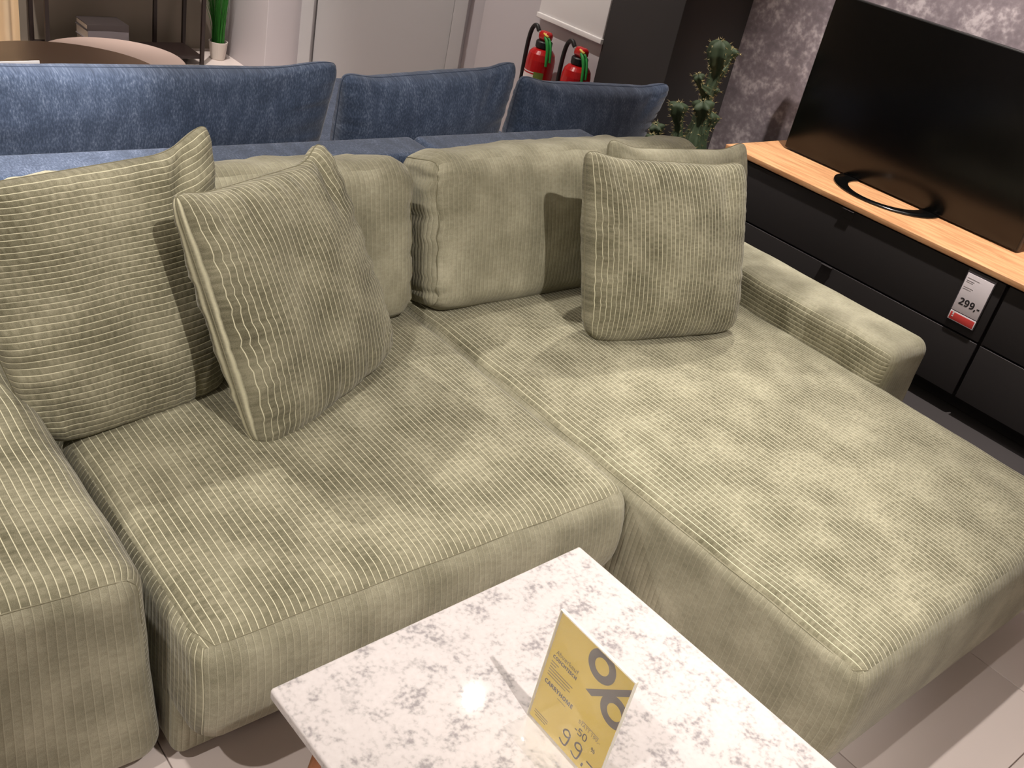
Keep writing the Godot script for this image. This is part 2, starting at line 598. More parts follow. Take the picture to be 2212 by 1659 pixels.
# ------------------------------------------------------------------ the room
func room() -> void:
	var fl := struct("floor", rbox(Vector3(11.0, 0.2, 11.6), 0.002), M.grout, Vector3(0.5, -0.106, -0.4))
	var tile := [rbox(Vector3(0.5975, 0.012, 0.5975), 0.0015), rbox(Vector3(0.5975, 0.0115, 0.5975), 0.0015)]
	for i in range(-2, 7):
		for j in range(-10, 4):
			var k := absi(i * 3 + j * 5) % 2
			part("tile", tile[k], M.tile if absi(i * 7 + j * 11) % 3 else M.tile_b, fl, Basis(), Vector3(-0.5 + i * 0.6 + 0.2, 0.1, 0.4 + j * 0.6 + 0.1))
	struct("ceiling", rbox(Vector3(11.0, 0.2, 11.6), 0.002), M.ceiling, Vector3(0.5, 4.1, -0.4))
	struct("wall_left", rbox(Vector3(0.2, 4.2, 11.6), 0.002), M.wall, Vector3(-4.6, 2.0, -0.4))
	struct("wall_front", rbox(Vector3(11.0, 4.2, 0.2), 0.002), M.wall, Vector3(0.5, 2.0, 5.0))
	struct("wall_back", rbox(Vector3(7.6, 4.2, 0.2), 0.002), M.wall_taupe, Vector3(-0.9, 2.0, -5.72))
	# a stub wall right of the shelf, then the door wall at an angle, then the wall with the extinguishers
	struct("wall_stub", rbox(Vector3(0.215, 4.02, 0.72), 0.004), M.wall, Vector3(2.7975, 2.0, -5.41))
	struct("trim_1", rbox(Vector3(0.012, 4.0, 0.012), 0.003), M.white_board, Vector3(2.9, 2.0, -5.045))
	var a := Vector3(2.905, 0, -5.06)
	var b := Vector3(3.50, 0, -4.17)
	var along := (b - a).normalized()
	var face := Basis(along, Vector3.UP, along.cross(Vector3.UP))
	var mid := (a + b) / 2 + face.z * -0.1
	struct("wall_angled", rbox(Vector3((b - a).length() + 0.02, 4.02, 0.2), 0.002), M.wall, mid + Vector3(0, 2.0, 0), face)
	var door := struct("door_1", rbox(Vector3(0.78, 2.05, 0.04), 0.004), M.door, (a + b) / 2 - along * 0.05 + face.z * 0.0 + Vector3(0, 1.03, 0), face)
	for s in [-1.0, 1.0]:
		part("door_frame", rbox(Vector3(0.075, 2.12, 0.07), 0.004), M.door, door, Basis(), Vector3(s * 0.435, 0.03, 0.01))
	part("door_frame", rbox(Vector3(0.945, 0.075, 0.07), 0.004), M.door, door, Basis(), Vector3(0, 1.06, 0.01))
	part("door_handle", tube([Vector3(-0.33, 0.0, 0.02), Vector3(-0.33, 0.0, 0.06), Vector3(-0.21, 0.0, 0.06)], 0.009, 8), M.copper, door)
	struct("wall_right", rbox(Vector3(0.2, 4.02, 1.32), 0.002), M.wall, Vector3(3.56, 2.0, -3.52))
	# the black painted corner
	struct("wall_corner", rbox(Vector3(0.55, 4.02, 0.42), 0.003), M.wall_dark, Vector3(3.72, 2.0, -3.065))
	struct("wall_television", rbox(Vector3(0.2, 4.02, 8.0), 0.002), M.paper_wall, Vector3(4.0, 2.0, 1.14))
	# white cover on the wall above the extinguishers
	var bd := thing("wall_cover", "white flat cover mounted on the grey wall above the fire extinguishers", "wall cover", Vector3(3.46, 0.72, -3.505))
	part("panel", rbox(Vector3(0.02, 0.94, 0.46), 0.003), M.white_board, bd, Basis(), Vector3(-0.012, 0.47, 0))
	part("bottom_rail", rbox(Vector3(0.03, 0.025, 0.468), 0.004), M.white_board, bd, Basis(), Vector3(-0.016, 0.0125, 0))
	var cp := part("dark_floor_strip", rbox(Vector3(1.05, 0.006, 5.2), 0.002), M.floor_strip, self, Basis(), Vector3(3.375, 0.0045, -0.24))  # thin dark strip laid over the tiles around the lowboard
	tag(cp, "dark charcoal strip on the floor under the tv lowboard", "floor_strip")


# ------------------------------------------------------------------ the green sofa
func sofa() -> void:
	var t := thing("corner_sofa", "olive green corduroy corner sofa with a long chaise on the right", "sofa", Vector3(0.5, 0, -1.1))
	var o := -t.position
	# frame under the seat, backrest
	part("base", soft_box(Vector3(0.512, 0.10, 0.5), 0.022, [10, 3, 10], 4), M.cord_paled, t, Basis(), o + Vector3(1.015, 0.122, -1.6))
	part("chaise_base", rbox(Vector3(0.9, 0.1, 1.5), 0.01), M.base_black, t, Basis(), o + Vector3(2.05, 0.07, -1.3))
	part("backrest", soft_box(Vector3(1.385, 0.285, 0.055), 0.04, [12, 4, 2], 4), M.cord_paled, t, Basis(), o + Vector3(1.405, 0.315, -2.15))
	for f in [Vector3(0.6, 0, -1.2), Vector3(1.4, 0, -1.2), Vector3(0.1, 0, -1.2), Vector3(0.1, 0, -2.1), Vector3(1.7, 0, -0.7), Vector3(2.4, 0, -0.7), Vector3(2.7, 0, -1.2), Vector3(2.7, 0, -2.1)]:
		part("foot", lathe([Vector2(0.0, 0.035), Vector2(0.025, 0.035), Vector2(0.022, 0.0), Vector2(0.0, 0.0)], 12), M.base_black, t, Basis(), o + f)
	# arms
	part("armrest", soft_box(Vector3(0.225, 0.233, 0.5), 0.055, [16, 12, 30], 7, [1, 0, 0], "left arm", 0.0, [[2, 1.0]]), null, t, Basis(), o + Vector3(0.234, 0.251, -1.61))
	part("seam", seam_on(Vector3(0.225, 0.233, 0.5), 0.055, "left arm", 0.0, [Vector3(-0.9, 0.985, 1), Vector3(0.9, 0.985, 1), Vector3(1, 0.9, 1), Vector3(1, 0.5, 1)], 0.0009), M.thread, t, Basis(), o + Vector3(0.234, 0.251, -1.61))
	part("armrest", soft_box(Vector3(0.115, 0.228, 0.51), 0.045, [8, 10, 26], 6, [1, 0, 0], "right arm", 0.0, [[2, 1.0], [1, 1.0]]), null, t, Basis(), o + Vector3(2.69, 0.252, -1.555))
	# seat cushion
	var hs := Vector3(0.502, 0.137, 0.5)
	var sc := part("seat_cushion", soft_box(hs, 0.045, [44, 12, 40], 7, [2, 0, 0], "seat", 0.0, [[2, 1.0]]), null, t, Basis(), o + Vector3(1.003, 0.232, -1.53))
	part("seam", seam_on(hs, 0.045, "seat", 0.0, [Vector3(-1, 0.99, 0.86), Vector3(-0.94, 0.99, 1), Vector3(0.94, 0.99, 1), Vector3(1, 0.99, 0.86)], 0.0009), M.thread, sc)
	# chaise cushion
	var hc := Vector3(0.545, 0.142, 0.81)
	var cc := part("chaise_cushion", soft_box(hc, 0.04, [46, 12, 60], 6, [2, 0, 0], "chaise", 0.0, [[2, 1.0], [0, -1.0], [0, 1.0]]), null, t, Basis(), o + Vector3(2.055, 0.222, -1.225))
	part("seam", seam_on(hc, 0.04, "chaise", 0.0, [Vector3(-1, 0.97, -0.95), Vector3(-1, 0.97, 0.97), Vector3(-0.94, 1, 1)], 0.001), M.thread, cc)
	# back cushions
	for k in 2:
		var hb: Vector3 = [Vector3(0.482, 0.205, 0.1), Vector3(0.54, 0.212, 0.1)][k]
		var c := part("back_cushion", soft_box(hb, 0.065, [36, 18, 5], 7, [2, 0, 0], "back", k), M.cord_paled, t, Basis(Vector3.RIGHT, deg_to_rad(-14.0)), o + Vector3([0.985, 2.055][k], 0.565, -1.955))
		for e in [-1.0, 1.0]:
			part("seam", seam_on(hb, 0.065, "back", k, [Vector3(e, -1, 0.8), Vector3(e, -0.9, 1), Vector3(e, 0.9, 1), Vector3(e, 1, 0.8), Vector3(e, 1, -0.6)], 0.0014), M.thread, c)



func throw_pillow(label: String, c: Array, thick: float, sag: float, ears: Vector2, ruck: float, turned: bool, pick: float, fabric: Material, thread: Material, group: String) -> void:
	var base: Vector3 = (c[2] + c[3]) / 2
	var t := thing("throw_pillow", label, "pillow", base, group)
	var p := pillow(c[0] - base, c[1] - base, c[2] - base, c[3] - base, thick, sag, ears, ruck, turned, pick)
	part("cover", p[0], fabric, t)
	part("seam", p[1], thread, t)


func throw_pillows() -> void:
	var g := "green corduroy throw pillows on the corner sofa"
	throw_pillow("green corduroy pillow with sideways stripes leaning in the corner by the left armrest", [Vector3(0.31, 0.885, -1.80), Vector3(0.868, 0.94, -1.83), Vector3(0.87, 0.378, -1.70), Vector3(0.45, 0.372, -1.63)], 0.19, 0.052, Vector2(0.3, 1.0), 0.04, true, 0.1, M.cord, M.thread, g)
	throw_pillow("green corduroy pillow standing alone on the middle of the left seat", [Vector3(0.674, 0.92, -1.60), Vector3(1.10, 0.905, -1.79), Vector3(1.295, 0.405, -1.68), Vector3(0.818, 0.352, -1.458)], 0.18, 0.045, Vector2(0.45, 1.0), 0.034, false, 0.31, M.cord, M.thread, g)
	throw_pillow("green corduroy pillow in front of another one on the chaise by the right armrest", [Vector3(1.785, 0.895, -1.68), Vector3(2.33, 0.875, -1.57), Vector3(2.37, 0.385, -1.44), Vector3(1.835, 0.378, -1.56)], 0.18, 0.022, Vector2(1.0, 0.8), 0.022, false, 0.53, M.cord, M.thread, g)
	throw_pillow("green corduroy pillow half hidden behind the front one on the chaise", [Vector3(2.015, 0.862, -1.82), Vector3(2.545, 0.862, -1.73), Vector3(2.56, 0.385, -1.58), Vector3(2.05, 0.385, -1.69)], 0.14, 0.03, Vector2(1.0, 1.0), 0.018, false, 0.71, M.cord_paled, M.thread, g)


# ------------------------------------------------------------------ the blue sofa behind
func blue_sofa() -> void:
	var t := thing("blue_sofa", "blue velvet sofa standing back to back with the green sofa", "sofa", Vector3(1.4, 0, -2.7))
	var o := -t.position
	for k in 2:
		var x0: float = [0.0, 1.765][k]
		var x1: float = [1.757, 2.48][k]
		part("backrest", soft_box(Vector3((x1 - x0) / 2, 0.315, 0.075), 0.02, [12, 4, 3], 4, [0, 0, 0]), M.blue, t, Basis(), o + Vector3((x0 + x1) / 2, 0.365, -2.29))
	part("seat", soft_box(Vector3(1.3, 0.15, 0.36), 0.05, [12, 3, 6], 4), M.blue, t, Basis(), o + Vector3(1.45, 0.27, -2.74))
	part("chaise", soft_box(Vector3(0.40, 0.15, 0.68), 0.05, [8, 3, 10], 4), M.blue, t, Basis(), o + Vector3(2.12, 0.272, -3.09))
	part("base", rbox(Vector3(2.7, 0.1, 0.75), 0.01), M.base_black, t, Basis(), o + Vector3(1.45, 0.07, -2.65))
	for f in [Vector3(0.2, 0, -2.4), Vector3(2.7, 0, -2.4), Vector3(0.2, 0, -2.95), Vector3(2.7, 0, -2.95)]:
		part("foot", lathe([Vector2(0.0, 0.03), Vector2(0.025, 0.03), Vector2(0.022, 0.0), Vector2(0.0, 0.0)], 12), M.base_black, t, Basis(), o + f)
	var g := "blue velvet back pillows"
	throw_pillow("long blue velvet pillow at the left end of the blue sofa", [Vector3(0.42, 0.862, -2.52), Vector3(1.56, 0.876, -2.46), Vector3(1.52, 0.42, -2.53), Vector3(0.42, 0.42, -2.53)], 0.2, 0.03, Vector2(1.0, 1.0), 0.02, false, 0.2, M.blue, M.blue_thread, g)
	throw_pillow("blue velvet pillow in the middle between the two others of the blue sofa", [Vector3(1.575, 0.825, -2.50), Vector3(2.222, 0.882, -2.46), Vector3(2.22, 0.42, -2.54), Vector3(1.58, 0.42, -2.54)], 0.19, 0.025, Vector2(1.0, 1.0), 0.02, false, 0.5, M.blue, M.blue_thread, g)
	throw_pillow("blue velvet pillow at the right end of the blue sofa below the fire extinguishers", [Vector3(2.26, 0.825, -2.49), Vector3(3.03, 0.80, -2.47), Vector3(2.93, 0.42, -2.54), Vector3(2.27, 0.42, -2.54)], 0.19, 0.025, Vector2(1.0, 1.0), 0.02, false, 0.8, M.blue, M.blue_thread, g)
	# paper notice behind the long pillow
	var pc := part("paper_notice", rbox(Vector3(0.3, 0.24, 0.002), 0.0008), M.white_board, self, Basis(Vector3.BACK, 0.04), Vector3(0.645, 0.682, -2.65))
	tag(pc, "white paper notice peeping out over the long blue pillow", "paper")


# ------------------------------------------------------------------ coffee table with its price card
func coffee_table() -> void:
	var corner := Vector3(1.2026, 0.42, -0.8949)
	var ux := (Vector3(0.5536, 0.42, -0.8701) - corner).normalized()
	var uz := Vector3(-ux.z, 0, ux.x) * -1.0
	if uz.z < 0:
		uz = -uz
	var t := thing("coffee_table", "low coffee table with a white speckled stone top in front of the sofa", "coffee table", Vector3(corner.x, 0, corner.z) + ux * 0.33 + uz * 0.33)
	var o := -t.position
	var b := Basis(-ux, Vector3.UP, uz)
	part("table_top", soft_box(Vector3(0.332, 0.011, 0.332), 0.006, [6, 1, 6], 4, [1, 0, 0]), M.marble, t, b, Vector3(0, 0.409, 0))
	for sx in [-1.0, 1.0]:
		for sz in [-1.0, 1.0]:
			part("leg", tube([b * Vector3(sx * 0.26, 0.398, sz * 0.26), b * Vector3(sx * 0.30, 0.0, sz * 0.30)], 0.011, 10, false, 0.75), M.copper, t)
	part("frame", tube([b * Vector3(-0.27, 0.39, -0.27), b * Vector3(0.27, 0.39, -0.27), b * Vector3(0.27, 0.39, 0.27), b * Vector3(-0.27, 0.39, 0.27)], 0.008, 8, true), M.copper, t)
	price_card()


func price_card() -> void:
	M.yellow = plain(Color8(226, 196, 52), 0.6)
	M.ink = plain(Color8(92, 80, 70), 0.8)
	M.ink_thin = plain(Color8(150, 128, 60), 0.8)
	M.marker = plain(Color8(58, 34, 24), 0.7)
	M.acrylic = plain(Color(0.95, 0.97, 0.95, 0.03), 0.03)
	M.acrylic.transparency = BaseMaterial3D.TRANSPARENCY_ALPHA
	M.acrylic_edge = plain(Color(0.93, 0.92, 0.86, 0.75), 0.2)
	var t := thing("price_card", "yellow percent price card in a clear stand on the coffee table", "price card", Vector3(0.856, 0.42, -0.562))
	# local: x along the card as read, y up, z out of its face (towards -x of the room)
	var b := Basis(Vector3(0, 0, 1), Vector3(0.03, 1, 0).normalized(), Vector3(-1, 0.03, 0).normalized())
	var w := 0.148
	var h := 0.21
	var card := part("card", rbox(Vector3(w, h, 0.0006), 0.0002), M.yellow, t, b, b * Vector3(0, h / 2 + 0.003, 0))
	for z in [-0.0025, 0.0025]:
		part("clear_sheet", rbox(Vector3(w + 0.004, h + 0.006, 0.0015), 0.0005), M.acrylic, t, b, b * Vector3(0, h / 2 + 0.004, z))
	part("clear_foot", rbox(Vector3(w + 0.004, 0.0015, 0.052), 0.0005), M.acrylic, t, b, b * Vector3(0, 0.0014, 0.027))
	for x in [-1.0, 1.0]:
		part("clear_edge", rbox(Vector3(0.0012, h + 0.006, 0.006), 0.0004), M.acrylic_edge, t, b, b * Vector3(x * (w / 2 + 0.0026), h / 2 + 0.004, 0))
	part("clear_edge", rbox(Vector3(w + 0.006, 0.0012, 0.006), 0.0004), M.acrylic_edge, t, b, b * Vector3(0, h + 0.0078, 0))
	var zf := 0.0006
	# the large percent sign, cut by the right edge
	percent_ring(card, 0.018, 0.084, 0.0265, 0.0135, w, h, zf)
	percent_ring(card, 0.061, 0.036, 0.0265, 0.0135, w, h, zf)
	part("percent_sign", slab([Vector2(0.005, 0.028), Vector2(0.018, 0.026), Vector2(0.074, 0.080), Vector2(0.074, 0.093)], 0.0003), M.ink, card, Basis(), Vector3(0, 0, zf))
	lettering("Abverkauf", 0.0075, M.ink_thin, card, Basis(), Vector3(-0.062, 0.033, zf))
	lettering("COUCHTISCH", 0.006, M.ink, card, Basis(), Vector3(-0.066, 0.023, zf), true)
	for i in 6:
		part("print_line", rbox(Vector3([0.016, 0.012, 0.05, 0.046, 0.048, 0.04][i], 0.0018, 0.0002), 0.0001), M.ink_thin, card, Basis(), Vector3(-0.066 + [0.016, 0.012, 0.05, 0.046, 0.048, 0.04][i] / 2, 0.018 - i * 0.0052, zf))
	lettering("CARRYHOME", 0.0075, M.ink, card, Basis(), Vector3(-0.067, -0.028, zf), true)
	part("print_line", rbox(Vector3(0.018, 0.0012, 0.0002), 0.0001), M.ink_thin, card, Basis(), Vector3(-0.026, -0.032, zf))
	for i in 3:
		part("print_line", rbox(Vector3([0.03, 0.03, 0.024][i], 0.0016, 0.0002), 0.0001), M.ink_thin, card, Basis(), Vector3(-0.052, -0.086 - i * 0.0045, zf))
	part("print_line", rbox(Vector3(0.036, 0.0014, 0.0002), 0.0001), M.ink_thin, card, Basis(Vector3.BACK, -0.03), Vector3(0.036, -0.026, zf))
	lettering("STATT 199,-", 0.0065, M.ink_thin, card, Basis(Vector3.BACK, -0.03), Vector3(0.012, -0.036, zf))
	lettering("-50", 0.0135, M.marker, card, Basis(Vector3.BACK, -0.02), Vector3(0.010, -0.058, zf))
	lettering("%", 0.008, M.marker, card, Basis(Vector3.BACK, -0.02), Vector3(0.047, -0.060, zf))
	# hand-drawn 99,-
	for k in 2:
		var x := -0.008 + k * 0.026
		var y := -0.085 - k * 0.001
		stroke(card, [Vector2(x + 0.016, y + 0.016), Vector2(x + 0.011, y + 0.021), Vector2(x + 0.004, y + 0.018), Vector2(x + 0.003, y + 0.011), Vector2(x + 0.009, y + 0.008), Vector2(x + 0.015, y + 0.011), Vector2(x + 0.016, y + 0.016), Vector2(x + 0.015, y + 0.002), Vector2(x + 0.012, y - 0.008), Vector2(x + 0.005, y - 0.008), Vector2(x - 0.001, y - 0.004)], 0.0016, zf)
	stroke(card, [Vector2(0.043, -0.090), Vector2(0.042, -0.097)], 0.0019, zf)
	stroke(card, [Vector2(0.048, -0.080), Vector2(0.062, -0.081)], 0.0015, zf)


func percent_ring(card: Node3D, cx: float, cy: float, ro: float, ri: float, w: float, h: float, zf: float) -> void:
	var st := SurfaceTool.new()
	st.begin(Mesh.PRIMITIVE_TRIANGLES)
	for i in 48:
		var a0 := TAU * i / 48
		var a1 := TAU * (i + 1) / 48
		var q := []
		for e in [[a0, ri], [a0, ro], [a1, ro], [a1, ri]]:
			var p := Vector2(cx + cos(e[0]) * e[1], cy + sin(e[0]) * e[1])
			p = Vector2(minf(p.x, w / 2), minf(p.y, h / 2))
			q.append([Vector3(p.x, p.y, 0), p])
		quad(st, q[0], q[3], q[2], q[1])
	part("percent_sign", done(st), M.ink, card, Basis(), Vector3(0, 0, zf))


func stroke(parent: Node, pts: Array, r: float, z: float) -> void:
	var path := smooth_path(pts.map(func(p): return Vector3(p.x, p.y, 0)), 5)
	var o := part("handwriting", tube(path, r, 6), M.marker, parent, Basis.from_scale(Vector3(1, 1, 0.15)), Vector3(0, 0, z))
	o.name = "handwriting"


# ------------------------------------------------------------------ tv lowboard, price tag, television
func lowboard() -> void:
	var fx := 3.42
	var t := thing("tv_lowboard", "long matt black tv lowboard with a light oak top", "lowboard", Vector3(3.64, 0, -1.2))
	var o := -t.position
	part("body", rbox(Vector3(0.42, 0.43, 2.55), 0.004), M.black_front, t, Basis(), o + Vector3(fx + 0.232, 0.305, -1.125))
	part("oak_top", rbox(Vector3(0.47, 0.022, 2.60), 0.0025, [1, 0, 0]), M.oak, t, Basis(), o + Vector3(fx + 0.225, 0.5495, -1.115))
	part("plinth", rbox(Vector3(0.34, 0.08, 2.4), 0.003), M.black_front, t, Basis(), o + Vector3(fx + 0.26, 0.0485, -1.125))
	for u in 2:
		var z0: float = [-2.40, -1.127][u]
		var z1: float = [-1.139, 0.14][u]
		for d in 2:
			var y0: float = [0.086, 0.304][d]
			var y1: float = [0.298, 0.532][d]
			var dr := part("drawer", rbox(Vector3(0.02, y1 - y0, z1 - z0), 0.0025), M.black_front, t, Basis(), o + Vector3(fx + 0.01, (y0 + y1) / 2, (z0 + z1) / 2))
			var hz := -1.785 if u == 0 else -0.5
			part("handle", rbox(Vector3(0.022, 0.003, 0.05), 0.001), M.black_front, dr, Basis(), Vector3(-0.012, (y1 - y0) / 2 - 0.001, hz - (z0 + z1) / 2))
			part("handle", rbox(Vector3(0.003, 0.034, 0.05), 0.001), M.black_front, dr, Basis(), Vector3(-0.0115, (y1 - y0) / 2 - 0.018, hz - (z0 + z1) / 2))
	price_tag(fx)


func price_tag(fx: float) -> void:
	M.tag_white = plain(Color8(238, 230, 236), 0.6)
	M.tag_red = plain(Color8(214, 70, 66), 0.6)
	M.tag_black = plain(Color8(30, 26, 30), 0.7)
	M.tag_grey = plain(Color8(190, 182, 188), 0.7)
	M.tag_clip = plain(Color8(70, 66, 70), 0.3)
	var t := thing("price_tag", "white price tag with a red strip hanging on the black drawer front", "price tag", Vector3(fx - 0.006, 0.336, -1.2225))
	var b := Basis(Vector3(0, 0, 1), Vector3.UP, Vector3(-1, 0, 0))
	part("holder", rbox(Vector3(0.106, 0.197, 0.003), 0.001), M.tag_clip, t, b, b * Vector3(0, 0.0985, 0))
	var p := part("card", rbox(Vector3(0.099, 0.143, 0.001), 0.0004), M.tag_white, t, b, b * Vector3(0, 0.1105, 0.002))
	var s := part("red_strip", rbox(Vector3(0.099, 0.034, 0.001), 0.0004), M.tag_white, t, b, b * Vector3(0, 0.019, 0.002))
	part("red_field", rbox(Vector3(0.092, 0.027, 0.0004), 0.0002), M.tag_red, s, Basis(), Vector3(0, -0.001, 0.0006))
	lettering("!", 0.022, M.tag_white, s, Basis(), Vector3(-0.042, -0.012, 0.001), true, 1.4)
	lettering("299,-", 0.026, M.tag_black, p, Basis(), Vector3(-0.037, -0.053, 0.0008), true)
	for i in 5:
		part("print_line", rbox(Vector3([0.046, 0.03, 0.026, 0.036, 0.03][i], 0.003, 0.0003), 0.0001), M.tag_grey, p, Basis(), Vector3(-0.044 + [0.046, 0.03, 0.026, 0.036, 0.03][i] / 2, [0.055, 0.046, 0.04, 0.021, 0.014][i], 0.0006))


func television() -> void:
	var t := thing("television", "large black flat screen television standing on the oak top", "television", Vector3(3.71, 0.5605, -1.80))
	part("panel", rbox(Vector3(0.03, 0.635, 1.075), 0.004), M.tv_plastic, t, Basis(), Vector3(0.014, 0.3245, 0.005))
	part("screen", rbox(Vector3(0.003, 0.625, 1.065), 0.001), M.screen, t, Basis(), Vector3(-0.002, 0.3245, 0.005))
	part("rear_housing", rbox(Vector3(0.04, 0.3, 0.6), 0.015), M.tv_plastic, t, Basis(), Vector3(0.045, 0.24, 0))
	# flat ring foot
	var st := SurfaceTool.new()
	st.begin(Mesh.PRIMITIVE_TRIANGLES)
	var n := 64
	for i in n:
		var q := []
		for e in [i, i + 1]:
			var w: float = TAU * e / n
			var c := Vector3(cos(w), 0, sin(w))
			var oo := Vector3(c.x * 0.192, 0, c.z * 0.223)
			var ii := Vector3(c.x * 0.152 - 0.01, 0, c.z * 0.152)
			q.append([oo + Vector3(0, 0.008, 0), ii + Vector3(0, 0.008, 0), ii, oo])
		for k in 4:
			quad(st, [q[0][k], Vector2.ZERO], [q[0][(k + 1) % 4], Vector2.ZERO], [q[1][(k + 1) % 4], Vector2.ZERO], [q[1][k], Vector2.ZERO])
	st.generate_normals()
	part("ring_foot", st.commit(), M.screen, t, Basis(), Vector3(-0.02, 0.0, 0.0))
	part("neck", rbox(Vector3(0.03, 0.12, 0.1), 0.006), M.tv_plastic, t, Basis(), Vector3(0.08, 0.06, 0))
	part("neck", rbox(Vector3(0.1, 0.03, 0.08), 0.006), M.tv_plastic, t, Basis(), Vector3(0.1, 0.02, 0))


# ------------------------------------------------------------------ far left corner
func back_corner() -> void:
	M.brown_top = plain(Color8(140, 116, 102), 0.25)
	M.beige_top = plain(Color8(194, 172, 164), 0.6)
	M.dark_metal = plain(Color8(38, 26, 24), 0.5)
	for k in 2:
		var c: Vector3 = [Vector3(1.188, 0.45, -3.733), Vector3(1.527, 0.38, -4.143)][k]
		var r: float = [0.370, 0.283][k]
		var t := thing("round_table", ["round brown side table behind the long blue pillow", "round pale beige side table partly under the brown one"][k], "side table", Vector3(c.x, 0, c.z), "nesting round side tables")
		part("table_top", lathe([Vector2(0, c.y), Vector2(r - 0.004, c.y), Vector2(r, c.y - 0.004), Vector2(r, c.y - 0.018), Vector2(0, c.y - 0.02)], 96), M.brown_top if k == 0 else M.beige_top, t)
		part("column", lathe([Vector2(0, c.y - 0.01), Vector2(0.03, c.y - 0.02), Vector2(0.03, 0.012), Vector2(0.0, 0.012)], 20), M.dark_metal, t)
		part("foot_plate", lathe([Vector2(0, 0.012), Vector2(0.16, 0.012), Vector2(0.165, 0.006), Vector2(0.165, 0.0), Vector2(0, 0.0)], 40), M.dark_metal, t)
	# dark metal shelf
	var s := thing("metal_shelf", "dark metal shelf unit with thin posts against the taupe wall", "shelf", Vector3(2.03, 0, -5.42))
	var o := -s.position
	for p in [Vector3(1.62, 0, -5.54), Vector3(1.62, 0, -5.29), Vector3(2.268, 0, -5.54), Vector3(2.435, 0, -5.54), Vector3(2.435, 0, -5.29)]:
		part("post", rbox(Vector3(0.02, 1.9, 0.02), 0.002), M.dark_metal, s, Basis(), o + p + Vector3(0, 0.95, 0))
	for y in [0.045, 0.62, 1.2, 1.88]:
		part("board", rbox(Vector3(0.815, 0.018, 0.25), 0.002), M.dark_metal, s, Basis(), o + Vector3(2.0275, y, -5.415))
	# books lying on the lowest board
	M.book_dark = plain(Color8(66, 58, 58), 0.6)
	M.book_grey = plain(Color8(110, 104, 108), 0.6)
	M.book_cream = plain(Color8(214, 196, 180), 0.7)
	M.book_page = plain(Color8(226, 216, 206), 0.8)
	var bl := ["cream book at the bottom of the pile on the dark shelf", "grey book in the middle of the pile on the dark shelf", "dark brown book on top of the pile on the dark shelf"]
	var y := 0.0545
	for k in 3:
		var th: float = [0.06, 0.05, 0.032][k]
		var b := thing("book", bl[k], "book", Vector3(1.93, y, -5.40), "books piled on the dark shelf")
		var turn := Basis(Vector3.UP, [0.0, 0.05, 0.02][k])
		var cov: Material = [M.book_cream, M.book_grey, M.book_dark][k]
		part("pages", rbox(Vector3(0.205, th - 0.008, 0.15), 0.001), M.book_page, b, turn, turn * Vector3(0, th / 2, -0.004))
		for e in [0.002, th - 0.002]:
			part("cover", rbox(Vector3(0.215, 0.004, 0.165), 0.001), cov, b, turn, Vector3(0, e, 0))
		part("spine", rbox(Vector3(0.215, th, 0.004), 0.001), cov, b, turn, turn * Vector3(0, th / 2, 0.081))
		y += th
	# grass in a white pot
	M.pot_white = plain(Color8(206, 196, 188), 0.6)
	M.grass = plain(Color8(40, 110, 34), 0.7)
	M.grass.backlight_enabled = true
	M.grass.backlight = Color(0.1, 0.3, 0.06)
	M.soil = plain(Color8(50, 38, 30), 1.0)
	var g := thing("potted_grass", "tall green grass plant in a small white pot on the floor", "plant", Vector3(2.59, 0, -5.42))
	part("pot", lathe([Vector2(0.0, 0.085), Vector2(0.046, 0.085), Vector2(0.049, 0.1), Vector2(0.053, 0.1), Vector2(0.053, 0.094), Vector2(0.04, 0.004), Vector2(0.038, 0.0), Vector2(0.0, 0.0)], 28), M.pot_white, g)
	part("soil", lathe([Vector2(0.0, 0.09), Vector2(0.046, 0.088), Vector2(0.046, 0.08), Vector2(0, 0.08)], 20), M.soil, g)
	var st := SurfaceTool.new()
	st.begin(Mesh.PRIMITIVE_TRIANGLES)
	for i in 190:
		var a := rng.randf() * TAU
		var r0 := 0.035 * sqrt(rng.randf())
		var lean := 0.02 + 0.08 * rng.randf()
		var hh := rng.randf_range(0.3, 0.62)
		var dirv := Vector3(cos(a), 0, sin(a))
		if dirv.x > 0:
			lean *= 0.35
		var side := Vector3(-sin(a + 0.8), 0, cos(a + 0.8)) * 0.0022
		var p0 := dirv * r0 + Vector3(0, 0.085, 0)
		for k in 5:
			var t0 := k / 5.0
			var t1 := (k + 1) / 5.0
			var pa := p0 + Vector3(0, hh * t0, 0) + dirv * lean * t0 * t0 * 1.4
			var pb := p0 + Vector3(0, hh * t1, 0) + dirv * lean * t1 * t1 * 1.4
			quad(st, [pa - side * (1 - t0 * 0.8), Vector2.ZERO], [pb - side * (1 - t1 * 0.8), Vector2.ZERO], [pb + side * (1 - t1 * 0.8), Vector2.ZERO], [pa + side * (1 - t0 * 0.8), Vector2.ZERO])
	var gr := part("blades", done(st), M.grass, g)
	gr.set_meta("kind", "stuff")
	# curtain at the left
	M.curtain = plain(Color8(230, 206, 172), 0.9)
	var cs := SurfaceTool.new()
	cs.begin(Mesh.PRIMITIVE_TRIANGLES)
	var nn := 60
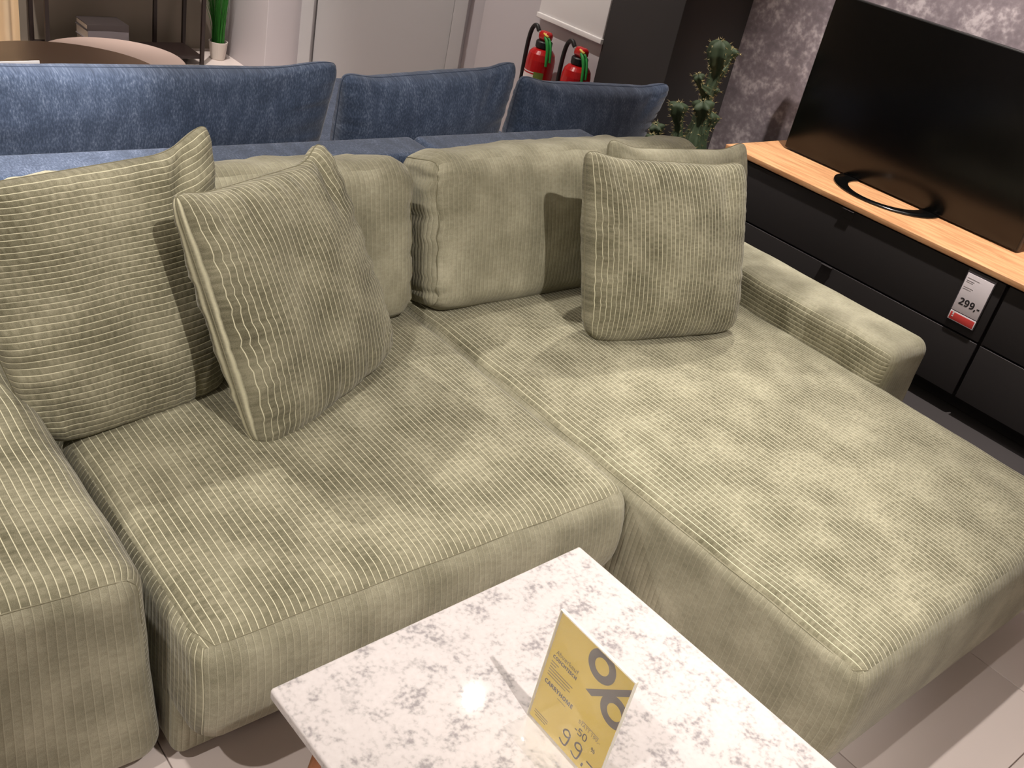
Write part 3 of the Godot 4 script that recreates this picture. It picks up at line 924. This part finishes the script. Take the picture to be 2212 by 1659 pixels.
	for k in 2:
		for i in nn:
			var q := []
			for e in [i, i + 1]:
				var x: float = 0.75 + 0.81 * e / nn
				var z: float = -5.53 + 0.03 * sin(e * 1.05) + 0.012 * sin(e * 0.37) - 0.004 * k
				q.append(Vector3(x, 0, z))
			var v := [[q[0] + Vector3(0, 0.03, 0), Vector2.ZERO], [q[0] + Vector3(0, 2.9, 0), Vector2.ZERO], [q[1] + Vector3(0, 2.9, 0), Vector2.ZERO], [q[1] + Vector3(0, 0.03, 0), Vector2.ZERO]]
			if k == 0:
				quad(cs, v[0], v[1], v[2], v[3])
			else:
				quad(cs, v[0], v[3], v[2], v[1])
	var cu := thing("curtain", "cream folded curtain hanging left of the dark metal shelf", "curtain")
	part("fabric", done(cs), M.curtain, cu)
	part("rod", tube([Vector3(0.6, 2.92, -5.53), Vector3(1.58, 2.92, -5.53)], 0.012, 10), M.dark_metal, cu)


# ------------------------------------------------------------------ fire extinguishers
func extinguishers() -> void:
	M.red = plain(Color8(176, 22, 24), 0.25)
	M.ext_green = plain(Color8(36, 140, 60), 0.5)
	M.ext_black = plain(Color8(20, 16, 17), 0.5)
	M.ext_yellow = plain(Color8(224, 196, 90), 0.5)
	M.ext_white = plain(Color8(226, 210, 208), 0.5)
	M.ext_label = plain(Color8(104, 124, 48), 0.6)
	M.chrome = plain(Color8(200, 198, 196), 0.25, 0.9)
	var lab := ["red fire extinguisher with a white label band, left of the pair", "red fire extinguisher beside the black wall corner, right of the pair"]
	for k in 2:
		var t := thing("fire_extinguisher", lab[k], "extinguisher", Vector3(3.355, 0, [-3.563, -3.305][k]), "fire extinguishers by the grey wall")
		var b := Basis(Vector3.UP, deg_to_rad(0.0))
		part("cylinder", lathe([Vector2(0.0, 0.628), Vector2(0.028, 0.628), Vector2(0.032, 0.618), Vector2(0.05, 0.61), Vector2(0.063, 0.594), Vector2(0.069, 0.565), Vector2(0.07, 0.54), Vector2(0.07, 0.03), Vector2(0.065, 0.008), Vector2(0.055, 0.0), Vector2(0.0, 0.0)], 36), M.red, t)
		part("collar", lathe([Vector2(0.0, 0.652), Vector2(0.036, 0.652), Vector2(0.04, 0.647), Vector2(0.04, 0.622), Vector2(0.035, 0.617), Vector2(0.0, 0.617)], 28), M.ext_black, t)
		part("valve_head", soft_box(Vector3(0.026, 0.024, 0.034), 0.02, [2, 2, 2], 5), M.red, t, b, Vector3(0.0, 0.673, 0.0))
		part("safety_pin", tube([Vector3(-0.02, 0.688, 0.008), Vector3(-0.026, 0.684, 0.03), Vector3(-0.026, 0.682, 0.046)], 0.005, 8), M.ext_yellow, t)
		var lv := part("lever", tube(smooth_path([Vector3(-0.02, 0.675, 0.022), Vector3(-0.026, 0.655, 0.046), Vector3(-0.028, 0.62, 0.062), Vector3(-0.03, 0.58, 0.07), Vector3(-0.03, 0.55, 0.074)]), 0.0095, 8, false, 0.7), M.ext_green, t)
		part("lever_grip", tube(smooth_path([Vector3(-0.01, 0.672, 0.034), Vector3(-0.014, 0.65, 0.058), Vector3(-0.016, 0.61, 0.074), Vector3(-0.016, 0.57, 0.08)]), 0.006, 8), M.ext_green, lv)
		part("hose", tube(smooth_path([Vector3(-0.02, 0.69, -0.032), Vector3(-0.02, 0.708, -0.05), Vector3(-0.02, 0.702, -0.072), Vector3(-0.02, 0.665, -0.088), Vector3(-0.02, 0.58, -0.094), Vector3(-0.02, 0.4, -0.09), Vector3(-0.02, 0.2, -0.086)], 8), 0.0105, 10), M.ext_black, t)
		part("hose_ferrule", tube([Vector3(-0.014, 0.676, -0.02), Vector3(-0.02, 0.692, -0.034)], 0.008, 10), M.chrome, t)
		for bnd in [[0.512, 0.507, 0.0], [0.5, 0.468, 0.0]]:
			band(t, bnd[0], bnd[1], PI * 0.62, PI * 1.38, M.ext_white, "white_band")
		band(t, 0.515, 0.40, PI * 0.62, PI * 0.84, M.ext_label, "inspection_label")
	

func band(t: Node3D, y1: float, y0: float, a0: float, a1: float, m: Material, called: String) -> void:
	var st := SurfaceTool.new()
	st.begin(Mesh.PRIMITIVE_TRIANGLES)
	var r := 0.0706 if called == "white_band" else 0.0712
	for i in 14:
		var p: float = lerp(a0, a1, i / 14.0)
		var q: float = lerp(a0, a1, (i + 1) / 14.0)
		var c0 := Vector3(cos(p) * r, 0, sin(p) * r)
		var c1 := Vector3(cos(q) * r, 0, sin(q) * r)
		quad(st, [c0 + Vector3(0, y0, 0), Vector2.ZERO], [c0 + Vector3(0, y1, 0), Vector2.ZERO], [c1 + Vector3(0, y1, 0), Vector2.ZERO], [c1 + Vector3(0, y0, 0), Vector2.ZERO])
	part(called, done(st), m, t)


# ------------------------------------------------------------------ cactus
func ribbed(path: Array, radii: Array, ribs := 5) -> Array:
	# a columnar stem with ridges; returns [mesh, spine roots]
	var st := SurfaceTool.new()
	st.begin(Mesh.PRIMITIVE_TRIANGLES)
	var rings := []
	var roots := []
	var n := ribs * 6
	for i in path.size():
		var d: Vector3 = (path[mini(i + 1, path.size() - 1)] - path[maxi(i - 1, 0)]).normalized()
		var side := d.cross(Vector3.FORWARD).normalized()
		var up := side.cross(d).normalized()
		var ring := []
		for j in n + 1:
			var w := TAU * j / n
			var rr: float = radii[i] * (0.8 + 0.2 * cos(w * ribs)) * (1.0 + 0.06 * sin(i * 2.1))
			var v := side * cos(w) + up * sin(w)
			ring.append([path[i] + v * rr, Vector2(j, i)])
			if j % 6 == 0 and j < n and i % 2 == 0:
				roots.append([path[i] + v * rr, v])
		rings.append(ring)
	for i in path.size() - 1:
		for j in n:
			quad(st, rings[i][j], rings[i][j + 1], rings[i + 1][j + 1], rings[i + 1][j])
	return [done(st), roots]


func cactus() -> void:
	M.cactus = plain(Color8(46, 60, 38), 0.7)
	M.spine = plain(Color8(190, 176, 130), 0.7)
	M.pot_dark = plain(Color8(46, 42, 40), 0.7)
	var at := Vector3(3.36, 0.008, -2.62)
	var t := thing("potted_cactus", "branching spiny cactus in a dark pot beside the black wall corner", "cactus", at)
	part("pot", lathe([Vector2(0.0, 0.24), Vector2(0.145, 0.24), Vector2(0.15, 0.26), Vector2(0.165, 0.26), Vector2(0.165, 0.245), Vector2(0.125, 0.0), Vector2(0.0, 0.0)], 32), M.pot_dark, t)
	part("soil", lathe([Vector2(0.0, 0.25), Vector2(0.145, 0.247), Vector2(0.145, 0.235), Vector2(0.0, 0.235)], 24), M.soil, t)
	var stems := [
		[[Vector3(3.44, 0.24, -2.60), Vector3(3.45, 0.45, -2.60), Vector3(3.44, 0.60, -2.60), Vector3(3.43, 0.70, -2.60), Vector3(3.45, 0.80, -2.60), Vector3(3.43, 0.87, -2.60), Vector3(3.415, 0.935, -2.60)], 0.036],
		[[Vector3(3.45, 0.80, -2.60), Vector3(3.49, 0.85, -2.59), Vector3(3.505, 0.905, -2.59)], 0.022],
		[[Vector3(3.44, 0.71, -2.60), Vector3(3.37, 0.745, -2.60), Vector3(3.335, 0.795, -2.60)], 0.018],
		[[Vector3(3.42, 0.24, -2.58), Vector3(3.40, 0.5, -2.58), Vector3(3.41, 0.62, -2.58), Vector3(3.39, 0.69, -2.58)], 0.034],
		[[Vector3(3.37, 0.24, -2.62), Vector3(3.33, 0.46, -2.61), Vector3(3.32, 0.56, -2.61), Vector3(3.285, 0.63, -2.61), Vector3(3.28, 0.675, -2.61)], 0.03],
		[[Vector3(3.48, 0.24, -2.62), Vector3(3.50, 0.45, -2.62), Vector3(3.53, 0.56, -2.62), Vector3(3.54, 0.62, -2.62)], 0.026],
		[[Vector3(3.32, 0.24, -2.64), Vector3(3.24, 0.44, -2.64), Vector3(3.22, 0.53, -2.64), Vector3(3.205, 0.575, -2.64)], 0.026],
		[[Vector3(3.43, 0.66, -2.6), Vector3(3.47, 0.69, -2.61), Vector3(3.485, 0.74, -2.61)], 0.02],
		[[Vector3(3.42, 0.5, -2.6), Vector3(3.46, 0.56, -2.59), Vector3(3.475, 0.64, -2.59)], 0.026],
		[[Vector3(3.46, 0.24, -2.64), Vector3(3.48, 0.4, -2.66), Vector3(3.49, 0.54, -2.66)], 0.024],
		[[Vector3(3.30, 0.24, -2.60), Vector3(3.19, 0.42, -2.60), Vector3(3.165, 0.50, -2.60), Vector3(3.155, 0.545, -2.60)], 0.024],
	]
	for s in stems:
		var path := smooth_path(s[0].map(func(p): return p - at), 6)
		var radii := []
		for i in path.size():
			var f := float(i) / (path.size() - 1)
			var r: float = 1.55 * s[1] * (0.72 + 0.28 * sin(f * PI * 2.6 + 0.4)) * (1.0 if f < 0.82 else sqrt(maxf(0.0, 1.0 - pow((f - 0.82) / 0.182, 2))))
			radii.append(maxf(r, 0.001))
		var res := ribbed(path, radii)
		var o := part("stem", res[0], M.cactus, t)
		var st := SurfaceTool.new()
		st.begin(Mesh.PRIMITIVE_TRIANGLES)
		for root in res[1]:
			for k in 4:
				var d: Vector3 = (root[1] + Vector3(rng.randf_range(-0.7, 0.7), rng.randf_range(-0.5, 0.8), rng.randf_range(-0.7, 0.7))).normalized()
				var side := d.cross(Vector3.UP).normalized() * 0.0008
				var len := rng.randf_range(0.008, 0.02)
				var p: Vector3 = root[0]
				var up := side.cross(d).normalized() * 0.0008
				for v in [p - side, p + side, p + d * len, p - up, p + up, p + d * len]:
					st.set_uv(Vector2.ZERO)
					st.add_vertex(v)
		var sp := part("spines", done(st), M.spine, o)
		sp.set_meta("kind", "stuff")
